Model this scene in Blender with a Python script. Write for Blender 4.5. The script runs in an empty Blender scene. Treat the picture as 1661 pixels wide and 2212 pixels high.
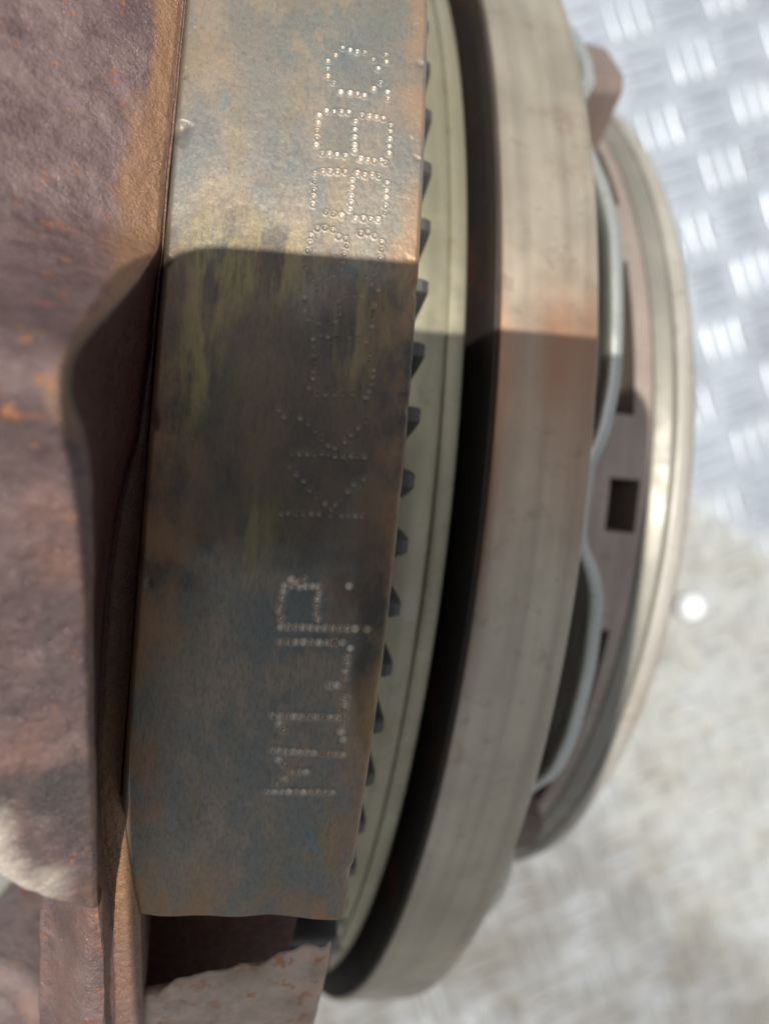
import bpy, math, random
import numpy as np
from mathutils import Matrix, Vector
R_ = math.radians
random.seed(7); rng = np.random.default_rng(7)
sc = bpy.context.scene
COL = sc.collection

# ---------------------------------------------------------------- camera
# world: the clutch axis runs along +X, 0.165 m above the floor; Z is up. Shapes below are in decimetres.
AX = 1.65
A = np.array([0.97054994, -0.07895613, -0.22759336])     # clutch axis seen from the camera
M_ = np.array([0.08108408, 0.99670727, 0.0])
N_ = np.array([0.22684396, -0.01845420, 0.97375626])
CP = np.array([-0.58457, -0.11582, 2.54248 + AX])
cam_d = bpy.data.cameras.new('camera'); cam = bpy.data.objects.new('camera', cam_d); COL.objects.link(cam)
Bc = np.stack([A, M_, N_])
mw = Matrix(((Bc[0, 0], Bc[0, 1], Bc[0, 2], CP[0] * .1), (Bc[1, 0], Bc[1, 1], Bc[1, 2], CP[1] * .1),
             (Bc[2, 0], Bc[2, 1], Bc[2, 2], CP[2] * .1), (0, 0, 0, 1)))
cam.matrix_world = mw
cam_d.sensor_fit = 'VERTICAL'; cam_d.sensor_height = 24; cam_d.lens = 24 * 1916 / 2212
cam_d.clip_start = .004; cam_d.clip_end = 60
cam_d.dof.use_dof = True; cam_d.dof.focus_distance = .0965; cam_d.dof.aperture_fstop = 10
sc.camera = cam
# ---------------------------------------------------------------- light
W = bpy.data.worlds.new('World'); sc.world = W; W.use_nodes = True
nt = W.node_tree; nt.nodes.clear()
sky = nt.nodes.new('ShaderNodeTexSky'); sky.sky_type = 'NISHITA'; sky.sun_disc = False
bg = nt.nodes.new('ShaderNodeBackground'); bg.inputs[1].default_value = .085
wo = nt.nodes.new('ShaderNodeOutputWorld')
hz = nt.nodes.new('ShaderNodeHueSaturation'); hz.inputs['Saturation'].default_value = .2      # thin high cloud
nt.links.new(sky.outputs[0], hz.inputs['Color']); nt.links.new(hz.outputs[0], bg.inputs[0]); nt.links.new(bg.outputs[0], wo.inputs[0])
SUNC = Vector((0.10, 0.0, 1.0))                          # towards the sun, camera frame
sund = (mw.to_3x3() @ SUNC).normalized()
sky.sun_elevation = math.asin(sund.z); sky.sun_rotation = math.atan2(sund.x, sund.y)
sky.air_density = 1.0; sky.dust_density = 2.0; sky.ozone_density = 1.0
sl = bpy.data.lights.new('sun', 'SUN'); sl.energy = 4.2; sl.angle = R_(.5); sl.color = (1, .94, .86)
so = bpy.data.objects.new('sun', sl); COL.objects.link(so)
so.rotation_euler = sund.to_track_quat('Z', 'Y').to_euler(); so.location = (0, 0, 2)
sc.view_settings.view_transform = 'Standard'; sc.view_settings.look = 'None'; sc.view_settings.gamma = 1
sc.view_settings.exposure = 0.35

# ---------------------------------------------------------------- helpers
def tag(o, label=None, cat=None, group=None, kind=None):
    for k, v in (('label', label), ('category', cat), ('group', group), ('kind', kind)):
        if v: o[k] = v
    return o
def empty(name, loc=(0, 0, 0)):
    o = bpy.data.objects.new(name, None); COL.objects.link(o); o.location = loc; o.empty_display_size = .02; return o
def make(name, V, F, mat, parent=None, smooth=True, attrs=None):
    V = np.asarray(V, np.float64) * .1
    me = bpy.data.meshes.new(name)
    me.from_pydata(V.tolist() if len(V) < 5000 else V, [], F if isinstance(F, list) else F.tolist())
    if smooth: me.polygons.foreach_set('use_smooth', np.ones(len(me.polygons), bool))
    if attrs:
        for k, a in attrs.items():
            at = me.attributes.new(k, 'FLOAT', 'POINT'); at.data.foreach_set('value', np.asarray(a, np.float32))
    me.materials.append(mat.m if isinstance(mat, Mat) else mat); me.update()
    o = bpy.data.objects.new(name, me); COL.objects.link(o)
    if parent: o.parent = parent
    return o
def cyl(s, r, ph):
    "axis coordinates (s, radius, angle in degrees) -> decimetres"
    p = np.radians(ph); s, r, p = np.broadcast_arrays(s, r, p)
    return np.stack([s, r * np.sin(p), AX + r * np.cos(p)], -1)
def gridfaces(nr, nc, wrap=False, off=0, flip=False):
    i = np.arange(nr - 1)[:, None]; j = np.arange(nc if wrap else nc - 1)[None]
    j2 = (j + 1) % nc
    a = i * nc + j; b = i * nc + j2; c = (i + 1) * nc + j2; d = (i + 1) * nc + j
    q = np.stack(np.broadcast_arrays(a, b, c, d), -1).reshape(-1, 4) + off
    return q[:, ::-1] if flip else q
def hash3(i, j, k):
    n = (i * 374761393 + j * 668265263 + k * 2147483647 % 1013904223) & 0x7fffffff
    n = ((n ^ (n >> 13)) * 1274126177) & 0x7fffffff
    return ((n ^ (n >> 16)) & 0xffff) / 65535.
def noise(P, sc_, seed=0):
    P = P * sc_ + seed * 17.3 + 500; I = np.floor(P).astype(np.int64); f = P - I; f = f * f * (3 - 2 * f)
    o = 0
    for a in (0, 1):
        for b in (0, 1):
            for c in (0, 1):
                w = (f[..., 0] if a else 1 - f[..., 0]) * (f[..., 1] if b else 1 - f[..., 1]) * (f[..., 2] if c else 1 - f[..., 2])
                o = o + w * hash3(I[..., 0] + a, I[..., 1] + b, I[..., 2] + c)
    return o * 2 - 1
def fbm(P, sc_, oct_=4, seed=0):
    o = 0; a = 1
    for q in range(oct_): o = o + a * noise(P, sc_, seed + q); sc_ *= 2.03; a *= .5
    return o
def lathe(name, prof, mat, parent=None, ph0=-180, ph1=180, n=300, closed=True, jit=0, sharp=None, warm=None):
    "closed profile [(s, r), ...] swept round the axis; corners get a small bevel"
    prof = bevel(prof, sharp if sharp is not None else .004)
    full = ph1 - ph0 >= 360
    ph = np.linspace(ph0, ph1, n + 1)
    if full: ph = ph[:-1]
    S = np.array([p[0] for p in prof]); Rr = np.array([p[1] for p in prof])
    V = cyl(S[None], Rr[None], ph[:, None])
    if jit: V = V + (fbm(V, 12, 3)[..., None] * jit)
    nr, nc = V.shape[:2]
    F = gridfaces(nr, nc, wrap=True).tolist()
    if full:
        F += [[(nr - 1) * nc + j, (nr - 1) * nc + (j + 1) % nc, (j + 1) % nc, j] for j in range(nc)]
    else:
        F += [list(range(nc))[::-1], [(nr - 1) * nc + j for j in range(nc)]]
    at = {'warm': warm(V, ph).ravel()} if warm else None
    o = make(name, V.reshape(-1, 3), F, mat, parent, attrs=at)
    return o
def smooth(x, a, b):
    t = np.clip((x - a) / (b - a), 0, 1); return t * t * (3 - 2 * t)
def bevel(prof, w):
    out = []; n = len(prof)
    for i in range(n):
        p0 = np.array(prof[i - 1]); p = np.array(prof[i]); p1 = np.array(prof[(i + 1) % n])
        a = p0 - p; b = p1 - p; la = np.hypot(*a); lb = np.hypot(*b); k = min(w, la * .4, lb * .4)
        A1 = p + a / la * k; B1 = p + b / lb * k
        for t in (0, .33, .67, 1): out.append(tuple((1 - t) ** 2 * A1 + 2 * t * (1 - t) * p + t * t * B1))
    # support loops keep the flats flat
    return out

# ---------------------------------------------------------------- materials
class Mat:
    def __init__(s, name, world=False):
        s.m = bpy.data.materials.new(name); s.m.use_nodes = True; s.t = s.m.node_tree; s.N = s.t.nodes
        s.b = s.N['Principled BSDF']; s.bump = None
        s.co = (s.N.new('ShaderNodeNewGeometry').outputs['Position'] if world else s.N.new('ShaderNodeTexCoord').outputs['Object'])
    def L(s, a, b): s.t.links.new(a, b)
    def coord(s, scale, rot=(0, 0, 0)):
        mp = s.N.new('ShaderNodeMapping'); mp.inputs['Scale'].default_value = scale if hasattr(scale, '__len__') else (scale,) * 3
        mp.inputs['Rotation'].default_value = rot
        s.L(s.co, mp.inputs[0]); return mp.outputs[0]
    def noise(s, scale, detail=4, rough=.55, rot=(0, 0, 0), dist=0):
        n = s.N.new('ShaderNodeTexNoise'); n.inputs['Scale'].default_value = 1; n.inputs['Detail'].default_value = detail
        n.inputs['Roughness'].default_value = rough; n.inputs['Distortion'].default_value = dist
        s.L(s.coord(scale, rot), n.inputs['Vector']); return n.outputs[0]
    def voro(s, scale, feat='F1'):
        n = s.N.new('ShaderNodeTexVoronoi'); n.inputs['Scale'].default_value = 1; n.feature = feat
        s.L(s.coord(scale), n.inputs['Vector']); return n.outputs[0]
    def ramp(s, x, stops):
        r = s.N.new('ShaderNodeValToRGB'); e = r.color_ramp.elements
        while len(e) < len(stops): e.new(.5)
        for q, (p, c) in zip(e, stops):
            q.position = p; q.color = (c, c, c, 1) if not hasattr(c, '__len__') else (*c, 1)
        s.L(x, r.inputs[0]); return r.outputs[0]
    def mix(s, f, a, b, mode='MIX'):
        n = s.N.new('ShaderNodeMix'); n.data_type = 'RGBA'; n.blend_type = mode
        for x, i in ((f, 0), (a, 6), (b, 7)):
            if hasattr(x, 'links'): s.L(x, n.inputs[i])
            elif i == 0: n.inputs[0].default_value = x
            else: n.inputs[i].default_value = (*x, 1) if hasattr(x, '__len__') else (x, x, x, 1)
        return n.outputs[2]
    def math(s, op, a, b=0.):
        n = s.N.new('ShaderNodeMath'); n.operation = op
        for x, i in ((a, 0), (b, 1)):
            if hasattr(x, 'links'): s.L(x, n.inputs[i])
            else: n.inputs[i].default_value = x
        return n.outputs[0]
    def attr(s, nm):
        n = s.N.new('ShaderNodeAttribute'); n.attribute_name = nm; return n.outputs['Fac']
    def set(s, key, x):
        if hasattr(x, 'links'): s.L(x, s.b.inputs[key])
        else: s.b.inputs[key].default_value = (*x, 1) if hasattr(x, '__len__') else x
        return s
    def addbump(s, h, dist, strength=1.0):
        n = s.N.new('ShaderNodeBump'); n.inputs['Strength'].default_value = strength; n.inputs['Distance'].default_value = dist
        s.L(h, n.inputs['Height'])
        if s.bump: s.L(s.bump, n.inputs['Normal'])
        s.bump = n.outputs[0]; s.L(s.bump, s.b.inputs['Normal']); return s

def rust_material(name, base_a, base_b, spots=(.33, .11, .035), spot_amt=.62, rough=.55, metal=.0, pit=1.0):
    m = Mat(name)
    n1 = m.noise(160, 6, .6); nL = m.noise(38, 5, .6, dist=.5); n2 = m.noise(45, 4, .5); n3 = m.noise(420, 4, .65)
    c = m.mix(m.ramp(n1, [(.3, 0), (.7, 1)]), base_a, base_b)
    c = m.mix(m.ramp(n3, [(.46, 0), (.66, .5)]), c, tuple(x * .45 for x in base_a))
    c = m.mix(m.ramp(nL, [(.44, 0), (.62, .75)]), c, tuple(x * .5 for x in base_a))
    c = m.mix(m.ramp(m.noise(52, 4, .55), [(.54, 0), (.66, .5)]), c, (base_b[0] * 1.05, base_b[1] * .78, base_b[2] * .62))
    sp = m.math('MULTIPLY', m.ramp(m.noise(520, 4, .65), [(spot_amt, 0), (spot_amt + .1, 1)]), m.ramp(n2, [(.38, .15), (.55, 1)]))
    c = m.mix(sp, c, spots)
    c = m.mix(m.math('MULTIPLY', sp, m.ramp(m.noise(600, 2), [(.5, 0), (.6, 1)])), c, (.42, .20, .07))
    at = m.attr('ochre'); c = m.mix(at, c, m.mix(n1, (.36, .20, .10), (.24, .135, .08)))
    m.set('Base Color', c)
    m.set('Roughness', m.ramp(m.noise(900, 3), [(.35, rough - .2), (.65, rough + .15)]))
    m.set('Metallic', metal)
    m.addbump(m.noise(1100, 5, .7), .00030 * pit, .9)
    m.addbump(m.ramp(m.noise(3300, 3, .7), [(.35, 0), (.75, 1)]), .00012 * pit, .8)
    m.addbump(m.noise(220, 3, .5), .0005 * pit, .5)
    return m
cast = rust_material('rusted_cast_iron', (.20, .155, .155), (.27, .225, .22), rough=.5, metal=.15)
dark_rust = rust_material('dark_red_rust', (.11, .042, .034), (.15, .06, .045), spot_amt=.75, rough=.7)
tan_rust = rust_material('tan_rust', (.60, .46, .37), (.68, .54, .44), spots=(.40, .17, .07), spot_amt=.55, rough=.6)

def steel_band():
    m = Mat('oxidised_band_steel')
    big = m.noise((70, 30, 70), 5, .6); streak = m.noise((330, 26, 330), 4, .6); med = m.noise((200, 110, 200), 5, .65)
    grain = m.noise((2600, 900, 2600), 4, .7, rot=(0, 0, R_(32)))
    c = m.mix(m.ramp(big, [(.38, 0), (.62, 1)]), (.185, .200, .185), (.255, .225, .188))
    c = m.mix(m.ramp(med, [(.48, 0), (.60, .75)]), c, (.31, .25, .19))
    c = m.mix(m.ramp(m.noise((120, 60, 120), 4, .6), [(.52, 0), (.62, .5)]), c, (.150, .175, .185))
    c = m.mix(m.math('MULTIPLY', m.ramp(streak, [(.50, 0), (.64, .8)]), m.ramp(m.noise((50, 24, 50), 2), [(.45, .1), (.6, 1)])), c, (.27, .205, .11))
    c = m.mix(m.ramp(m.noise((150, 90, 150), 4, .7, dist=.4), [(.63, 0), (.70, .6)]), c, (.10, .22, .24))
    c = m.mix(m.ramp(grain, [(.33, .38), (.55, 0)]), c, (.08, .075, .07))
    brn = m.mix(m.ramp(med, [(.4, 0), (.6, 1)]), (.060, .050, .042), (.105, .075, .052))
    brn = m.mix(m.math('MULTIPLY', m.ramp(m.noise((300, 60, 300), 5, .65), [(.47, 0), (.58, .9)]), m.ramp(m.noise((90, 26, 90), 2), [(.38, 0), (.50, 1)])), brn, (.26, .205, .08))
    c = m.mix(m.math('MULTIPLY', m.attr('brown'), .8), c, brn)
    # rust creeping in from the two edges and the broken end
    c = m.mix(m.math('MULTIPLY', m.attr('edge'), m.ramp(med, [(.38, .0), (.56, 1)])), c, (.33, .19, .10))
    c = m.mix(m.attr('peen'), c, m.mix(m.ramp(m.noise(400, 3), [(.4, 0), (.6, 1)]), (.66, .62, .54), (.56, .44, .33)))
    m.set('Base Color', c)
    m.set('Metallic', m.mix(m.attr('peen'), m.mix(med, .7, .4), .45))
    m.set('Roughness', m.mix(m.attr('peen'), m.ramp(grain, [(.3, .60), (.7, .44)]), .25))
    m.addbump(grain, .00007, .8)
    m.addbump(m.noise(1500, 4, .7), .00006, .7)
    m.addbump(m.noise((900, 60, 900), 3, .6, rot=(0, 0, R_(8))), .00003, .6)
    return m
band_m = steel_band()

def plain_steel(name, a, b, rough, metal, rust=None, rustlo=.6, streak=(500, 14, 14), warm=None):
    m = Mat(name)
    c = m.mix(m.ramp(m.noise(60, 4), [(.35, 0), (.65, 1)]), a, b)
    c = m.mix(m.ramp(m.noise(streak, 3), [(.4, 0), (.7, .4)]), c, tuple(x * .55 for x in a))
    if rust: c = m.mix(m.ramp(m.noise(55, 5, .65), [(rustlo, 0), (rustlo + .14, 1)]), c, rust)
    if warm: c = m.mix(m.attr('warm'), c, warm)
    c = m.mix(m.ramp(m.noise(240, 5, .7), [(.56, 0), (.72, .45)]), c, tuple(x * .4 for x in a))
    m.set('Base Color', c); m.set('Metallic', metal)
    m.set('Roughness', m.ramp(m.noise(200, 4), [(.3, rough - .08), (.7, rough + .1)]))
    m.addbump(m.noise(streak, 3), .00003, .6); m.addbump(m.noise(900, 4), .00004, .5)
    return m
pale_m = plain_steel('pale_machined_steel', (.36, .335, .235), (.43, .40, .29), .33, .6, rust=(.30, .25, .17), rustlo=.58)
ring_m = plain_steel('worn_pressure_ring', (.40, .355, .28), (.52, .465, .37), .36, .6, rust=(.33, .25, .19), rustlo=.58, warm=(.37, .215, .14))
black_m = plain_steel('black_steel', (.035, .028, .024), (.05, .04, .035), .6, .0, rust=(.14, .045, .02), rustlo=.58)
tooth_m = plain_steel('gear_tooth_steel', (.075, .075, .075), (.11, .105, .10), .5, .5, rust=(.20, .11, .06), rustlo=.62)
strap_m = plain_steel('spring_strip_steel', (.50, .53, .50), (.58, .60, .57), .33, .75)
drum_m = plain_steel('brown_drum_steel', (.33, .27, .24), (.42, .35, .31), .5, .4, rust=(.30, .16, .09), rustlo=.62)
cone_m = plain_steel('grey_green_rim_steel', (.27, .26, .225), (.34, .33, .285), .5, .4, rust=(.26, .19, .14), rustlo=.55)
rim_m = plain_steel('pale_rim_steel', (.38, .36, .32), (.46, .44, .40), .55, .3, rust=(.28, .21, .15), rustlo=.60)
# ---------------------------------------------------------------- floor: aluminium tread plate
def plate_material():
    m = Mat('aluminium_tread_plate', world=True)
    dust = m.attr('dust')
    n = m.noise(35, 5, .6); n2 = m.noise(140, 4, .6)
    met = m.mix(m.ramp(n, [(.35, 0), (.65, 1)]), (.47, .52, .58), (.36, .40, .45))
    dirt_shade = m.mix(n2, (.40, .405, .37), (.26, .265, .24))
    dirt_shade = m.mix(m.ramp(m.noise(60, 5, .7), [(.48, 0), (.62, .8)]), dirt_shade, (.22, .205, .18))
    f = m.ramp(m.noise(28, 5, .65), [(.3, .45), (.6, .9)])
    gx = m.N.new('ShaderNodeSeparateXYZ'); m.L(m.co, gx.inputs[0])
    edge = m.math('ADD', m.math('MULTIPLY', gx.outputs[0], -.5), m.math('MULTIPLY', gx.outputs[1], -1.))
    edge = m.math('ADD', edge, m.math('MULTIPLY', m.math('SUBTRACT', n2, .5), .03))
    mask = m.ramp(m.math('ADD', m.math('MULTIPLY', edge, 12.), 1.85), [(.44, 0), (.60, 1)])
    d = m.math('MULTIPLY', mask, f)
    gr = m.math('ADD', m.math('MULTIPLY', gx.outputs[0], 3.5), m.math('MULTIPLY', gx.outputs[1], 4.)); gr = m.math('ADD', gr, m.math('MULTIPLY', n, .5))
    dirt_shade = m.mix(m.ramp(gr, [(.12, .85), (.30, 0)]), dirt_shade, (.12, .11, .09))      # dirt, with the clutch's soft floor shadow painted into it
    m.set('Base Color', m.mix(d, met, dirt_shade)); m.set('Metallic', m.mix(d, .6, .1))
    m.set('Roughness', m.mix(d, .40, .5))
    m.addbump(m.noise(260, 4), .0003, .5); m.addbump(m.mix(d, .5, m.noise(120, 5, .7)), .0035, 1.0)
    return m
plate_m = plate_material()
# flat sheet, large enough to run out of any nearby view
g = np.concatenate([[-60, -20], np.linspace(-8, 8, 33), [20, 60]])
X, Y = np.meshgrid(g, g, indexing='ij'); V = np.stack([X, Y, 0 * X], -1)
V[..., 2] += .0
floor = tag(make('floor', V.reshape(-1, 3), gridfaces(len(g), len(g)), plate_m, smooth=False), kind='structure')
# one raised bar: a long lozenge with rounded back
def bar_mesh(L=.135, w=.024, h=.016):
    vs = []; prof = [(-1, 0, 0), (-.86, .62, 0), (-.45, 1, 0), (0, 1.06, 0), (.45, 1, 0), (.86, .62, 0), (1, 0, 0)]
    ring0 = [(x * L, y * w, 0) for x, y, _ in prof] + [(x * L, -y * w, 0) for x, y, _ in prof[-2:0:-1]]
    ring1 = [(x * .93, y * .72, h * .7) for x, y, _ in ring0]; ring2 = [(x * .8, y * .34, h) for x, y, _ in ring0]
    V = np.array(ring0 + ring1 + ring2); n = len(ring0)
    F = gridfaces(3, n, wrap=True).tolist() + [[2 * n + j for j in range(n)]]
    return V, F
bv, bf = bar_mesh()
proto = None; TR = R_(24); ct, st = math.cos(TR), math.sin(TR)
T = .29; bars = []
for i in range(-24, 25):
    for j in range(-24, 25):
        for k in range(3):
            u, v = i * T, j * T; o = (k - 1) * .088
            if (i + j) % 2: u += o; ang = TR + math.pi / 2
            else: v += o; ang = TR
            bars.append((ct * u - st * v + .3, st * u + ct * v + .1, ang))
# distance in the picture decides which bars are single parts
def in_view(x, y):
    p = Bc.T @ (np.array([x, y, 0]) - CP); px = 830 + 1916 * p[0] / -p[2]; py = 1106 - 1916 * p[1] / -p[2]
    return px, py
near, far = [], []
for b in bars:
    px, py = in_view(b[0], b[1])
    vis = (-60 < px < 1720 and -60 < py < 2270) and (px > 1180 + abs(py - 900) * -.25 or px < 230 and py > 1850 or py > 1900 and px > 700)
    (near if vis and len(near) < 298 else far).append(b)
for b in near:
    if proto is None:
        o = make('tread_bar', bv, bf, plate_m, floor); proto = o.data
    else:
        o = bpy.data.objects.new('tread_bar', proto); COL.objects.link(o); o.parent = floor
    o.location = (b[0] * .1, b[1] * .1, .0001); o.rotation_euler = (0, 0, b[2])
VV, FF = [], []; nb = len(bv)
for q, b in enumerate(far):
    c, s = math.cos(b[2]), math.sin(b[2])
    VV.append(np.stack([bv[:, 0] * c - bv[:, 1] * s + b[0], bv[:, 0] * s + bv[:, 1] * c + b[1], bv[:, 2] + .001], -1))
    FF += [[x + q * nb for x in f] for f in bf]
o = make('tread_bars', np.concatenate(VV), FF, plate_m, floor); o['kind'] = 'stuff'
bd = Mat('white_plastic'); bd.set('Base Color', (.82, .84, .88)).set('Roughness', .35)
def ball(name, c, r, mat, parent=None, n=20, sq=1.):
    th = np.linspace(0, math.pi, n)[:, None]; ph = np.linspace(0, 2 * math.pi, 2 * n, endpoint=False)[None]
    V = np.stack([np.sin(th) * np.cos(ph), np.sin(th) * np.sin(ph), np.cos(th) + 0 * ph], -1) * r
    V[..., 2] *= sq
    V = V.reshape(-1, 3) + np.array(c)
    return make(name, V, gridfaces(n, 2 * n, wrap=True, flip=True), mat, parent)
tag(ball('white_bead', (2.051, -.479, .06), .066, bd.m), 'small round white plastic bead lying on the dusty tread plate beside the clutch', 'bead')

# ---------------------------------------------------------------- the clutch
clutch = tag(empty('clutch_assembly'), 'rusty truck clutch with a dot-stamped steel band, gear teeth and a wavy spring strip', 'clutch')
r_in = 1.50
# --- stamped band, cone from 1.609 to 1.631, broken off at about -21.8 degrees
MARKS=[[(-0.4477,13.82),(-0.4394,13.78),(-0.4318,13.74),(-0.4235,13.77),(-0.4137,13.50),(-0.4082,13.13),(-0.4000,13.79),(-0.3992,13.48),(-0.4550,13.45),(-0.4631,13.14),(-0.4630,12.78),(-0.4623,12.47),(-0.4557,12.23),(-0.4475,11.88),(-0.4375,11.89),(-0.4294,11.90),(-0.4220,11.87),(-0.4120,12.23),(-0.4046,12.54),(-0.3969,12.16),(-0.3962,11.88)],
[(-0.4695,10.74),(-0.4700,10.43),(-0.4707,10.09),(-0.4702,9.81),(-0.4706,9.51),(-0.4620,10.99),(-0.4536,11.00),(-0.4458,11.05),(-0.4380,11.06),(-0.4302,10.73),(-0.4304,10.38),(-0.4303,10.05),(-0.4299,9.73),(-0.4299,9.48),(-0.4638,9.20),(-0.4564,9.24),(-0.4483,9.22),(-0.4394,9.23),(-0.4236,11.02),(-0.4152,11.03),(-0.4079,11.03),(-0.4005,11.00),(-0.3921,10.73),(-0.3923,10.47),(-0.3923,10.18),(-0.3928,9.85),(-0.3925,9.57),(-0.4226,9.20),(-0.4150,9.21),(-0.4082,9.19),(-0.4006,9.26),(-0.3963,9.19)],
[(-0.4704,8.35),(-0.4703,8.04),(-0.4701,7.71),(-0.4701,7.44),(-0.4704,7.13),(-0.4619,8.49),(-0.4545,8.52),(-0.4467,8.55),(-0.4385,8.58),(-0.4305,8.29),(-0.4304,7.98),(-0.4307,7.67),(-0.4304,7.40),(-0.4310,7.12),(-0.4564,6.90),(-0.4484,6.87),(-0.4398,6.84),(-0.4256,8.60),(-0.4175,8.56),(-0.4095,8.64),(-0.4023,8.60),(-0.3931,8.36),(-0.3934,8.05),(-0.3935,7.77),(-0.3935,7.46),(-0.3935,7.19),(-0.4248,6.80),(-0.4165,6.84),(-0.4085,6.86),(-0.4006,6.88)],
[(-0.4703,5.91),(-0.4710,5.66),(-0.4725,5.34),(-0.4742,4.98),(-0.4740,4.67),(-0.4639,6.22),(-0.4563,6.29),(-0.4477,6.25),(-0.4413,6.01),(-0.4339,5.96),(-0.4322,5.71),(-0.4342,5.38),(-0.4359,5.08),(-0.4365,4.81),(-0.4181,6.25),(-0.4111,6.32),(-0.4033,6.22),(-0.3954,6.02),(-0.3949,5.75),(-0.3955,5.40),(-0.3982,5.03),(-0.4685,4.38),(-0.4603,4.34),(-0.4515,4.36),(-0.4437,4.51),(-0.4268,4.59),(-0.4185,4.58),(-0.4095,4.60),(-0.4015,4.75)],
[(-0.4727,3.60),(-0.4722,3.35),(-0.4713,3.09),(-0.4667,2.80),(-0.4645,4.25),(-0.4604,4.00),(-0.4209,3.85),(-0.4290,3.80),(-0.4368,3.62),(-0.4362,3.36),(-0.4353,3.10),(-0.4381,2.83),(-0.4460,2.74),(-0.4562,2.69),(-0.4038,4.36),(-0.3959,4.19),(-0.3986,3.62),(-0.3992,3.32),(-0.3998,3.08),(-0.4000,2.79),(-0.4134,3.89)],
[(-0.4606,2.07),(-0.4594,1.82),(-0.4586,1.49),(-0.4566,1.24),(-0.4573,0.88),(-0.4574,0.62),(-0.4610,0.27),(-0.4359,2.18),(-0.4456,2.21),(-0.4529,2.23),(-0.4228,2.29),(-0.4138,2.28),(-0.4046,2.19),(-0.3998,1.71),(-0.3999,1.40),(-0.3949,1.16),(-0.3951,0.92),(-0.3959,0.63),(-0.3983,0.36),(-0.4008,0.12),(-0.4517,0.02),(-0.4429,0.06),(-0.4335,0.10),(-0.4239,0.13),(-0.4144,0.19)],
[(-0.4897,-0.66),(-0.4834,-0.89),(-0.4585,-1.06),(-0.4499,-1.31),(-0.4426,-1.59),(-0.4354,-1.80),(-0.4286,-1.88),(-0.4717,-2.23),(-0.4645,-2.21),(-0.4565,-2.18),(-0.4493,-2.16),(-0.4413,-2.13),(-0.4347,-2.11),(-0.4278,-2.19),(-0.4190,-2.16),(-0.4109,-2.11),(-0.4049,-2.11),(-0.3968,-2.09),(-0.3985,-0.77),(-0.4061,-1.05),(-0.4129,-1.31),(-0.4189,-1.62),(-0.4669,-0.89)],
[(-0.4734,-2.70),(-0.4662,-2.98),(-0.4576,-3.21),(-0.4503,-3.50),(-0.4423,-3.73),(-0.4336,-3.97),(-0.4264,-4.15),(-0.3954,-2.92),(-0.4052,-3.18),(-0.4105,-3.43),(-0.4164,-3.73),(-0.4224,-3.98),(-0.4776,-4.48),(-0.4705,-4.43),(-0.4625,-4.44),(-0.4545,-4.41),(-0.4465,-4.39),(-0.4384,-4.38),(-0.4265,-4.41),(-0.4154,-4.38),(-0.4080,-4.36),(-0.4005,-4.34),(-0.3938,-4.32)],
[(-0.4669,-8.75),(-0.4592,-8.73),(-0.4515,-8.72),(-0.4437,-8.71),(-0.4359,-8.70),(-0.4281,-8.69),(-0.4202,-8.68),(-0.4123,-8.67),(-0.4044,-8.65),(-0.3965,-8.64),(-0.3885,-8.63),(-0.3754,-8.63),(-0.4678,-8.43),(-0.4708,-8.14),(-0.4688,-7.92),(-0.4685,-7.62),(-0.4677,-7.38),(-0.4668,-7.17),(-0.4609,-6.92),(-0.4548,-7.01),(-0.4471,-6.86),(-0.4596,-7.13),(-0.4514,-7.16),(-0.4456,-7.12),(-0.4382,-7.11),(-0.4323,-7.10),(-0.4302,-7.33),(-0.4317,-7.58),(-0.4317,-7.84),(-0.4312,-8.14),(-0.4287,-8.35),(-0.3996,-7.00)],
[(-0.4660,-9.32),(-0.4579,-9.31),(-0.4497,-9.30),(-0.4416,-9.28),(-0.4334,-9.27),(-0.4252,-9.26),(-0.4169,-9.24),(-0.4086,-9.23),(-0.4003,-9.21),(-0.3912,-9.42),(-0.3932,-9.76),(-0.3923,-10.03),(-0.3936,-10.35),(-0.3928,-10.60),(-0.4010,-10.92),(-0.4086,-10.93),(-0.4078,-9.25)],
[(-0.4665,-12.31),(-0.4587,-12.30),(-0.4510,-12.30),(-0.4432,-12.29),(-0.4354,-12.29),(-0.4276,-12.28),(-0.4198,-12.27),(-0.4119,-12.27),(-0.4040,-12.26),(-0.3961,-12.25),(-0.3881,-12.24),(-0.4580,-12.62),(-0.4522,-12.93),(-0.3898,-11.97),(-0.3892,-11.69),(-0.3901,-11.42),(-0.3878,-12.57),(-0.3900,-12.83),(-0.3865,-13.16)],
[(-0.4630,-13.77),(-0.4553,-13.77),(-0.4476,-13.78),(-0.4399,-13.78),(-0.4321,-13.79),(-0.4244,-13.79),(-0.4165,-13.80),(-0.4087,-13.80),(-0.4008,-13.81),(-0.3929,-13.81),(-0.3850,-13.82),(-0.4542,-14.16),(-0.4467,-14.37),(-0.4381,-14.67),(-0.4304,-14.66),(-0.4228,-14.65),(-0.4456,-14.98),(-0.4525,-15.26),(-0.4622,-15.59),(-0.4544,-15.58),(-0.4466,-15.57),(-0.4387,-15.56),(-0.4308,-15.56),(-0.4228,-15.55),(-0.4149,-15.54),(-0.4069,-15.53),(-0.3989,-15.53),(-0.3908,-15.52)]]
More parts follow.
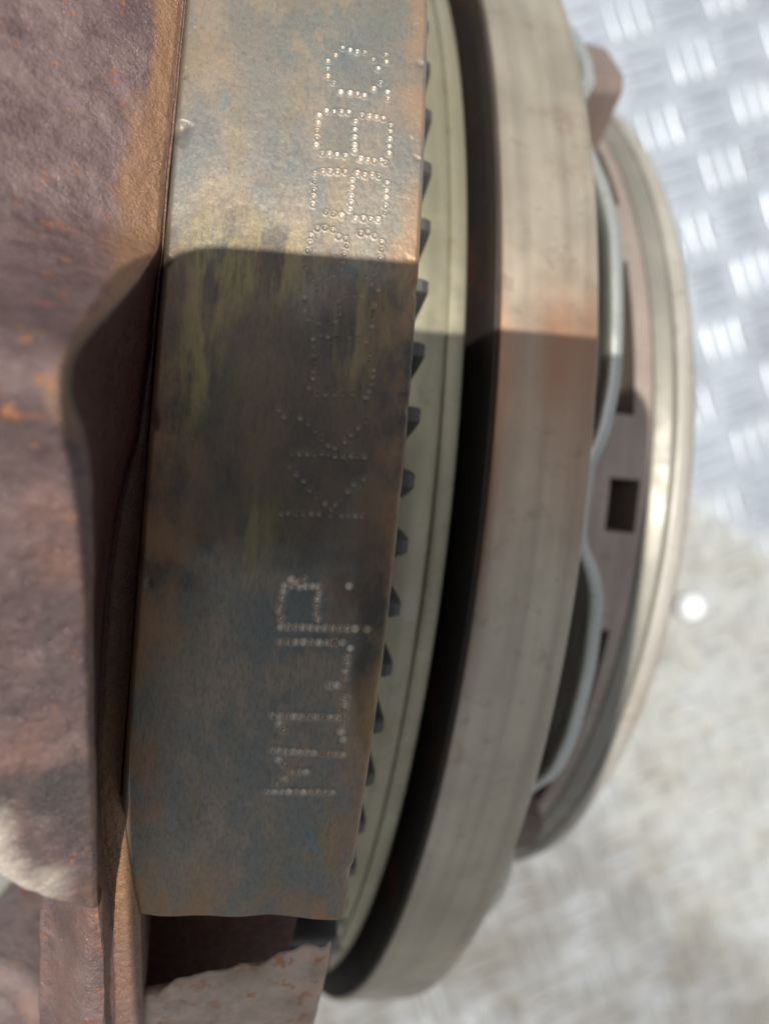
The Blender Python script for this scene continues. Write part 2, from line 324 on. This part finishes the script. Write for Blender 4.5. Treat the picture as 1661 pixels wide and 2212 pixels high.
def build_band():
    s0, s1 = -.6175, -.3535
    ns = 250
    S = np.linspace(s0, s1, ns)
    ph = np.concatenate([np.linspace(-22.0, 19, 1050), np.linspace(19.6, 60, 70)])
    SS, PP = np.meshgrid(S, ph)
    rb = lambda s: 1.609 + (s + .618) / .2645 * .0217
    RR = rb(SS)
    # the end of the band is slightly wavy
    endw = -21.83 + .12 * np.sin(S * 26) + .06 * np.sin(S * 71 + 1)
    rows = int((ph < -18).sum())
    f = np.clip((-18 - ph) / 4.0, 0, 1)[:, None]
    PP = PP + f * (endw[None] + 22.0)
    P0 = cyl(SS, RR, PP)
    d = fbm(P0, 9, 3) * .0009 + fbm(P0, 45, 3, 5) * .00018 + fbm(P0, 160, 2, 9) * .00012
    peen = np.zeros_like(RR)
    arc = RR * np.radians(PP)
    for li, letter in enumerate(MARKS):
        wear_glint = .25 if 3 <= li <= 7 else 1.0                # the marks in the middle are corroded over
        for (s, a) in letter:
            q = 1.62 * math.radians(a); rad = (.0041 if li >= 8 else .0028) + random.uniform(-.0004, .0004); dep = (.0036 if li >= 8 else .0021) * random.uniform(.5, 1.2) * (.6 if wear_glint < 1 else 1)
            j0 = np.searchsorted(S, s - .012); j1 = np.searchsorted(S, s + .012)
            i0 = np.searchsorted(ph, a - .45); i1 = np.searchsorted(ph, a + .45)
            sub = (slice(i0, i1), slice(j0, j1))
            dist = np.hypot(SS[sub] - s, arc[sub] - q)
            x = dist / rad
            crater = np.where(x < 1, -dep * (1 - x * x), 0) + .0007 * np.exp(-((x - 1.15) / .28) ** 2)
            d[sub] += crater
            peen[sub] = np.maximum(peen[sub], np.clip((1.3 - x) * 1.3, 0, 1) * (random.uniform(.75, 1) if li >= 8 else random.choice([.25, .5, .8, 1.0])) * wear_glint)
    # rounded long edges
    t = np.minimum(SS - s0, s1 - SS); d -= np.clip(1 - t / .006, 0, 1) ** 2 * .004
    te = (PP - endw[None]) * .0283; d -= np.clip(1 - te / .005, 0, 1) ** 2 * .004
    # worn nicks along the edges
    nick = np.clip(fbm(P0, 30, 3, 21) - .55, 0, 1) * np.clip(1 - t / .02, 0, 1); d -= nick * .012
    RR = RR + d
    edge = np.clip(1 - (SS - s0) / .06, 0, 1) * np.clip((6 - PP) / 12, .15, 1) + .6 * np.clip(1 - (s1 - SS) / .05, 0, 1) + .6 * np.clip(1 - te / .10, 0, 1)
    edge = np.clip(edge, 0, 1)
    V = cyl(SS, RR, PP)
    # close the section: right face, inner face, left face
    ex = []
    for (s, r) in ((s1 + .001, 1.60), (s1 + .001, r_in), (s0, r_in), (s0 - .0, 1.59)):
        e = cyl(np.full(len(ph), s), r, PP[:, 0]); ex.append(e)
    V = np.concatenate([V, np.stack(ex, 1)], 1)
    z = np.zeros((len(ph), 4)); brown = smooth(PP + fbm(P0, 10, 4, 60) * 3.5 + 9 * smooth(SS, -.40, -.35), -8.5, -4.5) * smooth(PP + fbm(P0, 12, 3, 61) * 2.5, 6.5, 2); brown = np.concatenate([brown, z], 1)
    peen = np.concatenate([peen, z], 1); edge = np.concatenate([edge, z + .8], 1)
    nr, nc = V.shape[:2]
    F = gridfaces(nr, nc, wrap=True, flip=True)
    F = F.tolist() + [list(range(nc)), [(nr - 1) * nc + j for j in range(nc)][::-1]]
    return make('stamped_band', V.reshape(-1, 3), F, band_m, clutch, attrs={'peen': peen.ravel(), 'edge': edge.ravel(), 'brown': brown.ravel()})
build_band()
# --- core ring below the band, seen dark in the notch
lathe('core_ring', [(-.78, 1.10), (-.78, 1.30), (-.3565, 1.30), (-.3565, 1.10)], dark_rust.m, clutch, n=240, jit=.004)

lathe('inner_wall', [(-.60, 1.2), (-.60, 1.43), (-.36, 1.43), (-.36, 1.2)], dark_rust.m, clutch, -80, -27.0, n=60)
# --- web that carries on below the notch
def build_web():
    edge = np.array([(-.60, -27.6), (-.56, -27.3), (-.5441, -26.9), (-.5176, -26.2), (-.4734, -25.8), (-.4399, -25.55), (-.4192, -24.85), (-.3912, -24.6), (-.3493, -24.5)])
    S = np.linspace(-.580, -.352, 70); e = np.interp(S, edge[:, 0], edge[:, 1]) + .12 * np.sin(S * 160) + .08 * np.sin(S * 83 + 2)
    u = np.concatenate([[0, .004, .012, .03], np.linspace(.05, 1, 110)]) 
    PP = e[None] + u[:, None] * (-75 - e[None]); SS = np.broadcast_to(S[None], PP.shape)
    P0 = cyl(SS, 1.6, PP)
    RR = 1.602 + fbm(P0, 14, 4) * .004 + fbm(P0, 60, 3, 3) * .002
    RR = RR - .006 * np.clip(1 - u / .02, 0, 1)[:, None] ** 2 - .006 * np.clip(1 - np.minimum(S + .580, -.352 - S) / .01, 0, 1)[None] ** 2
    V = cyl(SS, RR, PP)
    V = np.concatenate([V, np.stack([cyl(np.full(len(u), s), 1.545, PP[:, c] - 3.4 * (1 - u)) for s, c in ((-.352, -1), (-.580, 0))], 1)], 1)
    nr, nc = V.shape[:2]
    F = gridfaces(nr, nc, wrap=True).tolist() + [list(range(nc))[::-1], [(nr - 1) * nc + j for j in range(nc)]]
    make('lower_web', V.reshape(-1, 3), F, tan_rust.m, clutch)
build_web()

# --- cast housing with the big overhanging lug
LIP = [(48, -.62, .012), (17.875, -0.6212, 0.012), (14.555, -0.6215, 0.012), (9.674, -0.6207, 0.012), (6.966, -0.6234, 0.012), (4.713, -0.621, 0.014), (2.593, -0.6341, 0.1), (1.207, -0.6464, 0.17), (0.237, -0.6578, 0.22), (-0.542, -0.6666, 0.26), (-1.098, -0.6694, 0.27), (-1.639, -0.6669, 0.27), (-2.058, -0.6592, 0.265), (-2.539, -0.6523, 0.25), (-3.6, -0.65, 0.22), (-5.75, -0.6465, 0.19), (-8.0, -0.643, 0.18), (-10.3, -0.6385, 0.17), (-12.8, -0.6335, 0.16), (-15.647, -0.6293, 0.15), (-18.907, -0.6266, 0.1), (-22.56, -0.6227, 0.06), (-27.082, -0.6147, 0.05), (-75, -.61, .03)]
BASE = [(48, -.6185, 0), (18.414, -0.6190, 0), (9.968, -0.6190, 0), (7.192, -0.6203, 0), (4.956, -0.6194, -0.004), (3.907, -0.6215, -0.02), (2.218, -0.6231, -0.03), (1.15, -0.6236, -0.03), (-0.45, -0.6258, -0.03), (-2.223, -0.6285, -0.03), (-3.13, -0.636, -0.03), (-4.925, -0.644, -0.03), (-7.632, -0.6496, -0.03), (-11.365, -0.6501, -0.03), (-14.941, -0.6474, -0.02), (-17.373, -0.6355, 0), (-20.054, -0.6229, 0), (-22.508, -0.6170, 0), (-25.242, -0.610, 0), (-30.145, -0.606, 0), (-75, -.606, 0)]
def tab(t, ph, k):
    t = np.array(t)[::-1]; return np.interp(ph, t[:, 0], t[:, k])
def build_housing():
    ph = np.concatenate([np.linspace(-70, -31, 60), np.linspace(-30.9, 19, 760), np.linspace(19.3, 46, 60)])
    bs, bh = tab(BASE, ph, 1), tab(BASE, ph, 2); ls, lh = tab(LIP, ph, 1), tab(LIP, ph, 2)
    kern = np.hanning(31); kern /= kern.sum()
    sm = lambda a: np.convolve(np.pad(a, 15, 'edge'), kern, 'valid')
    bs, bh, ls, lh = map(sm, (bs, bh, ls, lh))
    n = len(ph)
    one = np.ones(n)
    RBn = 1.609
    sR = np.maximum(-.6195, bs + .0015)                   # right-hand end of the shelf, against the band
    over_s = np.interp(ph, [-75, -28, -21.9, -20.3, -18.5, -16.5, -15], [-.57, -.5745, -.5875, -.597, -.606, -.6155, -.64])
    sR = np.maximum(np.maximum(sR, -.6195), over_s); bh = bh + .012 * smooth(ph, -15, -18)
    # how the top surface carries on to the left
    fl = smooth(ph, 7, 0)                                 # 0 up where it is flush, 1 on the lug
    up = np.clip((ph - 3) / 15, 0, 1)
    wide = np.hanning(141); wide /= wide.sum(); lw = np.convolve(np.pad(lh, 70, 'edge'), wide, 'valid')
    h3 = lh + .004 + .012 * (1 - fl); h4 = lh * .5 + lw * .5 + .012 + .03 * (1 - fl); h5 = lw + .03 + .075 * (1 - fl); h6 = h5 + .05
    end = lambda s: -18.0 + (s + .623) / (-.106) * 3.2     # slanted lower end of the lug
    keys = []
    # columns: (s, h)
    keys.append((sR, bh - .06)); keys.append((sR, bh - .004)); keys.append(((sR * .6 + bs * .4), bh)); keys.append((bs, bh))
    wallmid = (bs * .5 + ls * .5 - .006 * fl, bh * .55 + lh * .45); keys.append(wallmid)
    keys.append((ls, lh - .006)); keys.append((ls - .004, lh)); keys.append((ls - .03, h3)); keys.append((ls - .085, h4)); keys.append((ls - .22, h5)); keys.append((one * -1.45, h6))
    cnt = [4, 10, 8, 26, 26, 6, 16, 26, 50, 50]
    cols_s, cols_h = [], []
    for q, c in enumerate(cnt):
        t = np.linspace(0, 1, c, endpoint=False)[:, None]
        cols_s.append(keys[q][0] * (1 - t) + keys[q + 1][0] * t); cols_h.append(keys[q][1] * (1 - t) + keys[q + 1][1] * t)
    cols_s.append(keys[-1][0][None]); cols_h.append(keys[-1][1][None])
    Sg = np.concatenate(cols_s).T; Hg = np.concatenate(cols_h).T
    nc0 = Sg.shape[1]; top0 = sum(cnt[:5])
    PP = np.broadcast_to(ph[:, None], Sg.shape)
    # lug end: beyond the slanted edge the top falls away to the end face, and the neck stays at band level
    top = np.zeros(nc0); top[top0:] = 1
    over = smooth(PP, end(Sg) + .15, end(Sg) - 1.1) * top[None]
    neck = np.clip((Sg + .70) / .05, 0, 1)                 # narrow neck kept below
    Sg2 = np.where(over > 0, Sg * (1 - over) + np.maximum(Sg, -.70) * over, Sg)
    Hg2 = Hg * (1 - over) + (np.minimum(Hg, .05) - .07 * smooth(-Sg, .635, .70) - .35 * smooth(-Sg, .695, .80)) * over
    P0 = cyl(Sg, RBn + Hg, PP)
    disp = fbm(P0, 5, 2, 2) * .0030 + fbm(P0, 60, 3, 7) * .0009 + fbm(P0, 150, 3, 11) * .0008
    seam = np.ones(nc0); seam[:14] = .25
    V = cyl(Sg2 + fbm(P0, 20, 2, 31) * .0012 * seam[None] * (np.arange(nc0) > 3)[None], RBn + Hg2 + disp * seam[None], PP)
    # section closed on the inside
    inner = [cyl(np.where(ph < -17, -.69, -1.45), 1.22, ph), cyl(one * -.640, 1.22, ph), cyl(one * -.640, 1.455, ph), cyl(sR, 1.455, ph)]
    V = np.concatenate([V, np.stack(inner, 1)], 1)
    nr, nc = V.shape[:2]
    F = gridfaces(nr, nc, wrap=True).tolist() + [list(range(nc))[::-1], [(nr - 1) * nc + j for j in range(nc)]]
    # ochre stain on the strip beside the band and along the lip
    dl = (ls[:, None] - Sg)
    och = np.zeros_like(Sg)
    w = np.interp(ph, [-30, -5, 2, 5, 12, 20], [.006, .004, .022, .055, .035, .03])[:, None]
    och = smooth(dl + fbm(P0, 22, 3, 40) * .012, w, w * .55) * (np.arange(nc0) >= top0)[None] * np.interp(ph, [-40, -16, 0, 5, 30], [.0, .25, .5, .85, .9])[:, None]
    och += (np.arange(nc0) < 22)[None] * np.interp(ph, [-30, -24, -20, -15, -8, 3, 6], [.25, .45, 1, .8, .4, .0, .7])[:, None]
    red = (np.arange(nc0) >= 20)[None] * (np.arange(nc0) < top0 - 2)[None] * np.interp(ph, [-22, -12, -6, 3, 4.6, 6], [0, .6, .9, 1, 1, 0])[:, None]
    tp = (np.arange(nc0) >= top0 + 6)[None]
    oil = tp * smooth(PP + fbm(P0, 9, 3, 70) * 3, -22, -11) * smooth(PP + fbm(P0, 9, 3, 71) * 3, -4, -9)
    oil = np.maximum(oil, .6 * tp * smooth(PP + fbm(P0, 9, 3, 72) * 3, 8, 16) * smooth(-Sg, .68, .80))
    glint = tp * smooth(PP + fbm(P0, 16, 4, 73) * 2.2 - end(Sg), 4.2, 1.2) * smooth(PP + fbm(P0, 30, 3, 74) * 1.2 - end(Sg), -1.5, .3) * smooth(-Sg, .64, .68)  # highlight painted on the lug's lower end, a sun glint as pale colour
    z = np.zeros((nr, 4))
    oil = np.concatenate([oil, z], 1).ravel(); glint = np.concatenate([glint, z], 1).ravel()
    return make('cast_housing', V.reshape(-1, 3), F, housing_m, clutch, attrs={'ochre': np.concatenate([och, z], 1).ravel(), 'red': np.concatenate([red, z + 1], 1).ravel(), 'oil': oil, 'wear_glint': glint})
housing = rust_material('housing_cast_iron', (.135, .088, .088), (.245, .175, .168), rough=.36, metal=.3, spots=(.34, .11, .045), spot_amt=.60)
_c = housing.b.inputs['Base Color'].links[0].from_socket
_d = housing.ramp(housing.noise((150, 110, 150), 4, .6), [(.44, 0), (.6, 1)])
_c = housing.mix(housing.math('MULTIPLY', housing.attr('oil'), _d), _c, (.06, .05, .048))
_c = housing.mix(housing.attr('wear_glint'), _c, (.50, .44, .38))  # pale colour of the painted sun highlight
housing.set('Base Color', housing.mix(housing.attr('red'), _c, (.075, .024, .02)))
housing_m = housing.m
build_housing()
# bolt boss below the lug: stub with a dark bore
def stub(name, c, ax, r, L, mat, parent, bore=.5, n=40):
    ax = np.array(ax, float); ax /= np.linalg.norm(ax); u = np.cross(ax, [0, 1, 0.2]); u /= np.linalg.norm(u); w = np.cross(ax, u)
    prof = [(0, r), (L * .9, r), (L, r * .93), (L, r * bore), (L * .1, r * bore), (L * .1, .0001)]
    th = np.linspace(0, 2 * math.pi, n, endpoint=False)
    V = np.array([[np.array(c) + ax * a + (u * math.cos(t) + w * math.sin(t)) * b for t in th] for a, b in prof])
    return make(name, V.reshape(-1, 3), gridfaces(len(prof), n, wrap=True), mat, parent)

# --- ring gear behind the band: body and single teeth
lathe('ring_gear', [(-.42, 1.16), (-.42, 1.335), (-.287, 1.335), (-.287, 1.16)], tooth_m.m, clutch, n=312)
def tooth(name, ang, mesh=None):
    if mesh is None:
        prof = [(-1.5, 1.330), (-1.3, 1.345), (-.85, 1.388), (-.45, 1.415), (-.34, 1.420), (.36, 1.420), (.46, 1.415), (.62, 1.39), (.80, 1.345), (.90, 1.330)]
        V, n = [], len(prof)
        for s in (-.41, -.293, -.2835):
            for a, r in prof:
                k = 1 if s < -.288 else .94
                V.append(cyl(s, r - (0 if k == 1 else .005), a * k * .98))
        F = gridfaces(3, n).tolist()
        F += [[n * 2 + j for j in range(n)], [j for j in range(n)][::-1]]
        V = np.array(V); V[:, 2] -= AX
        o = make(name, V, F, tooth_m.m, clutch, smooth=False)
    else:
        o = bpy.data.objects.new(name, mesh); COL.objects.link(o); o.parent = clutch
    o.location = (0, 0, AX * .1); o.rotation_euler = (-R_(ang), 0, 0)
    return o
t0 = None; PITCH = 360 / 103
for k in range(103):
    ang = 7.55 + k * PITCH
    o = tooth('tooth', ang, t0); t0 = o.data
# --- pale machined ring with a shallow line near its right edge
lathe('pale_ring', [(-.283, .70), (-.283, 1.300), (-.2240, 1.300), (-.2232, 1.294), (-.2200, 1.294), (-.2192, 1.300), (-.1930, 1.300), (-.1930, .70)], pale_m.m, clutch, n=360, sharp=.0015)
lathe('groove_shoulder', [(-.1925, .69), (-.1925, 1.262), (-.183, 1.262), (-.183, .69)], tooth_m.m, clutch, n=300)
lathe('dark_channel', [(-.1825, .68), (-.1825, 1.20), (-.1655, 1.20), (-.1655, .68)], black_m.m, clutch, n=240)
# --- heavy pressure ring with a thin black ring on its left face
lathe('pressure_ring', [(-.160, .78), (-.160, 1.20), (-.160, 1.357), (-.13, 1.3575), (-.10, 1.358), (-.07, 1.358), (-.04, 1.3575), (-.006, 1.357), (-.006, .78)], ring_m.m, clutch, n=720, sharp=.006,
      warm=lambda V, p: np.clip((np.exp(-((p[:, None] - 6.0) / 4.2) ** 2) * .95 + np.exp(-((p[:, None] + 1.5) / 5.) ** 2) * .5) * (.75 + .6 * fbm(V * np.array([2.5, .6, 1]), 6, 3, 80)) + .5 * smooth(-V[..., 0], .135, .158) * np.exp(-((p[:, None]) / 14.) ** 2), 0, 1))
lathe('black_face', [(-.165, .80), (-.165, 1.350), (-.1605, 1.350), (-.1605, .80)], black_m.m, clutch, n=300, sharp=.001)
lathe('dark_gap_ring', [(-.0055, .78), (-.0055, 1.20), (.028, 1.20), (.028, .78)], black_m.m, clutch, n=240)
# --- wavy spring strip
ST = [(33, .055), (26.4, .0584), (21.9, .0848), (17.7, .0974), (10.0, .0945), (5.8, .0917), (1.6, .0764), (-.5, .0562), (-3.9, .0521), (-6.3, .0534), (-8.6, .0869), (-10.7, .1013), (-16.2, .1112), (-22.4, .1105), (-26, .1), (-28.5, .06)]
def build_strip():
    ph = np.linspace(-180, 180, 1441)[:-1]; t = np.array(ST)[::-1]
    per = 60.0; q = (ph + 27) % per - 27
    s = np.interp(q, t[:, 0], t[:, 1])
    k = np.hanning(15); k /= k.sum(); s = np.convolve(np.pad(s, 7, 'wrap'), k, 'valid')
    th = .027
    sec = [(-th, 1.17), (-th, 1.243), (-th + .004, 1.25), (-.004, 1.25), (0, 1.243), (0, 1.17)]
    V = np.stack([cyl(s + a, r, ph) for a, r in sec], 1); nr, nc = V.shape[:2]
    F = gridfaces(nr, nc, wrap=True).tolist() + [[(nr - 1) * nc + j, (nr - 1) * nc + (j + 1) % nc, (j + 1) % nc, j] for j in range(nc)]
    make('wavy_spring', V.reshape(-1, 3), F, strap_m.m, clutch)
build_strip()
# --- drum with window and slots
def build_drum():
    S = np.linspace(.025, .262, 60); ph = np.arange(-180, 180, .5)
    holes = [(.185, .245, -6.4, -.9), (.10, .235, -29, -16.8), (.14, .225, 5.6, 23)]
    def inside(s, p):
        r = np.zeros(np.broadcast(s, p).shape, bool)
        for a, b, c, d in holes:
            for kk in range(-180, 180, 60): r |= (s > a) & (s < b) & (p > c + kk) & (p < d + kk)
        return r
    nr, nc = len(ph), len(S)
    Vo = cyl(S[None], 1.045, ph[:, None]); Vi = cyl(S[None], .93, ph[:, None])
    V = np.concatenate([Vo.reshape(-1, 3), Vi.reshape(-1, 3)]); N = nr * nc
    cs = (S[:-1] + S[1:]) / 2; cp = ph + .25
    H = inside(cs[None], cp[:, None]); F = []
    for i in range(nr):
        i2 = (i + 1) % nr
        for j in range(nc - 1):
            if H[i, j]: continue
            a, b, c, d = i * nc + j, i * nc + j + 1, i2 * nc + j + 1, i2 * nc + j
            F.append([a, b, c, d]); F.append([d + N, c + N, b + N, a + N])
            if j and H[i, j - 1] or j == 0: F.append([a, d, d + N, a + N])
            if j + 1 < nc - 1 and H[i, j + 1] or j == nc - 2: F.append([c, b, b + N, c + N])
            if H[i - 1, j]: F.append([b, a, a + N, b + N])
            if H[i2, j]: F.append([d, c, c + N, d + N])
    make('drum', V, F, drum_m.m, clutch, smooth=False)
build_drum()
lathe('drum_core', [(.03, .55), (.03, .90), (.262, .90), (.262, .55)], drum_m.m, clutch, n=180)
lathe('cover_plate', [(.2625, .55), (.2625, 1.050), (.298, 1.062), (.298, .55)], cone_m.m, clutch, n=300)
lathe('cover_rim', [(.2985, .9), (.2985, 1.072), (.338, 1.066), (.338, .9)], rim_m.m, clutch, n=300, sharp=.01)
lathe('back_lip', [(.3385, .9), (.3385, 1.056), (.350, 1.050), (.350, .9)], drum_m.m, clutch, n=300)
# --- folded tabs
tabm = plain_steel('brown_tab_steel', (.16, .12, .10), (.22, .17, .15), .55, .2)
def tab_part(ang, r0, r1, s0, s1, w, mat=drum_m.m, skew=0.):
    V = []
    for s, k in ((s0, 1), (s1, .72)):
        for r, t in ((r0, -w), (r1 - .02, -w), (r1, -w * .7), (r1, w * .7), (r1 - .02, w), (r0, w)):
            V.append(cyl(s, r, ang + t * k + skew * (s - s0)))
    V = np.array(V); F = [[0, 1, 2, 3, 4, 5][::-1], [6, 7, 8, 9, 10, 11]] + [[j, (j + 1) % 6, (j + 1) % 6 + 6, j + 6] for j in range(6)]
    o = make('cover_tab', V, F, mat, clutch, smooth=False)
    md = o.modifiers.new('bevel', 'BEVEL'); md.width = .0008; md.segments = 2
tab_part(42.5, 1.0, 1.22, .08, .20, 6, tabm)
tab_part(-39.5, 1.0, 1.17, .09, .17, 3, tabm)
tab_part(100, 1.0, 1.18, .10, .215, 4); tab_part(160, 1.0, 1.18, .10, .215, 4); tab_part(220, 1.0, 1.18, .10, .215, 4)
for s, a in ((-.2318, -41.48), (-.2131, -47.73)):
    p = cyl(s - .012, 1.298, a); ball('pale_lump', p, .016, rim_m.m, clutch, 12)  # small pale lumps on the edge of the pale ring
stub('bolt_boss', (-.735, -.83, AX + .98), (-.25, -.25, 1), .085, .22, cast.m, clutch, bore=.45)

# ---------------------------------------------------------------- the phone the picture is taken with, right behind the lens
pm = Mat('black_phone_glass'); pm.set('Base Color', (.012, .012, .013)).set('Roughness', .25)
pf = Mat('phone_frame_metal'); pf.set('Base Color', (.10, .10, .11)).set('Metallic', .8).set('Roughness', .35)
ph_e = tag(empty('mobile_phone'), 'black mobile phone held flat above the clutch to take the picture', 'phone')
def slab(name, x0, x1, y0, y1, z0, z1, mat, rad=.08):
    pts = []
    for cx, cy, a0 in ((x1 - rad, y1 - rad, 0), (x0 + rad, y1 - rad, 90), (x0 + rad, y0 + rad, 180), (x1 - rad, y0 + rad, 270)):
        for k in range(7):
            a = R_(a0 + 15 * k); pts.append((cx + rad * math.cos(a), cy + rad * math.sin(a)))
    n = len(pts); V = [(x, y, z) for z in (z0, z1) for x, y in pts]
    c, s_ = math.cos(R_(-2.2)), math.sin(R_(-2.2))     # held a little crooked
    V = np.array(V); y0_ = .27; V = np.stack([V[:, 0] * c - (V[:, 1] - y0_) * s_, V[:, 0] * s_ + (V[:, 1] - y0_) * c + y0_, V[:, 2]], -1)
    V = V @ Bc.T + CP
    F = [[j, (j + 1) % n, (j + 1) % n + n, j + n] for j in range(n)] + [list(range(n))[::-1], [n + j for j in range(n)]]
    return make(name, V, F, mat, ph_e, smooth=False)
PX0, PX1, PY0, PY1 = -.152, .665, -1.12, .272
slab('frame', PX0, PX1, PY0, PY1, .012, .085, pf.m)
slab('back_glass', PX0 + .01, PX1 - .01, PY0 + .01, PY1 - .01, .006, .0118, pm.m)
slab('screen', PX0 + .01, PX1 - .01, PY0 + .01, PY1 - .01, .0852, .090, pm.m)
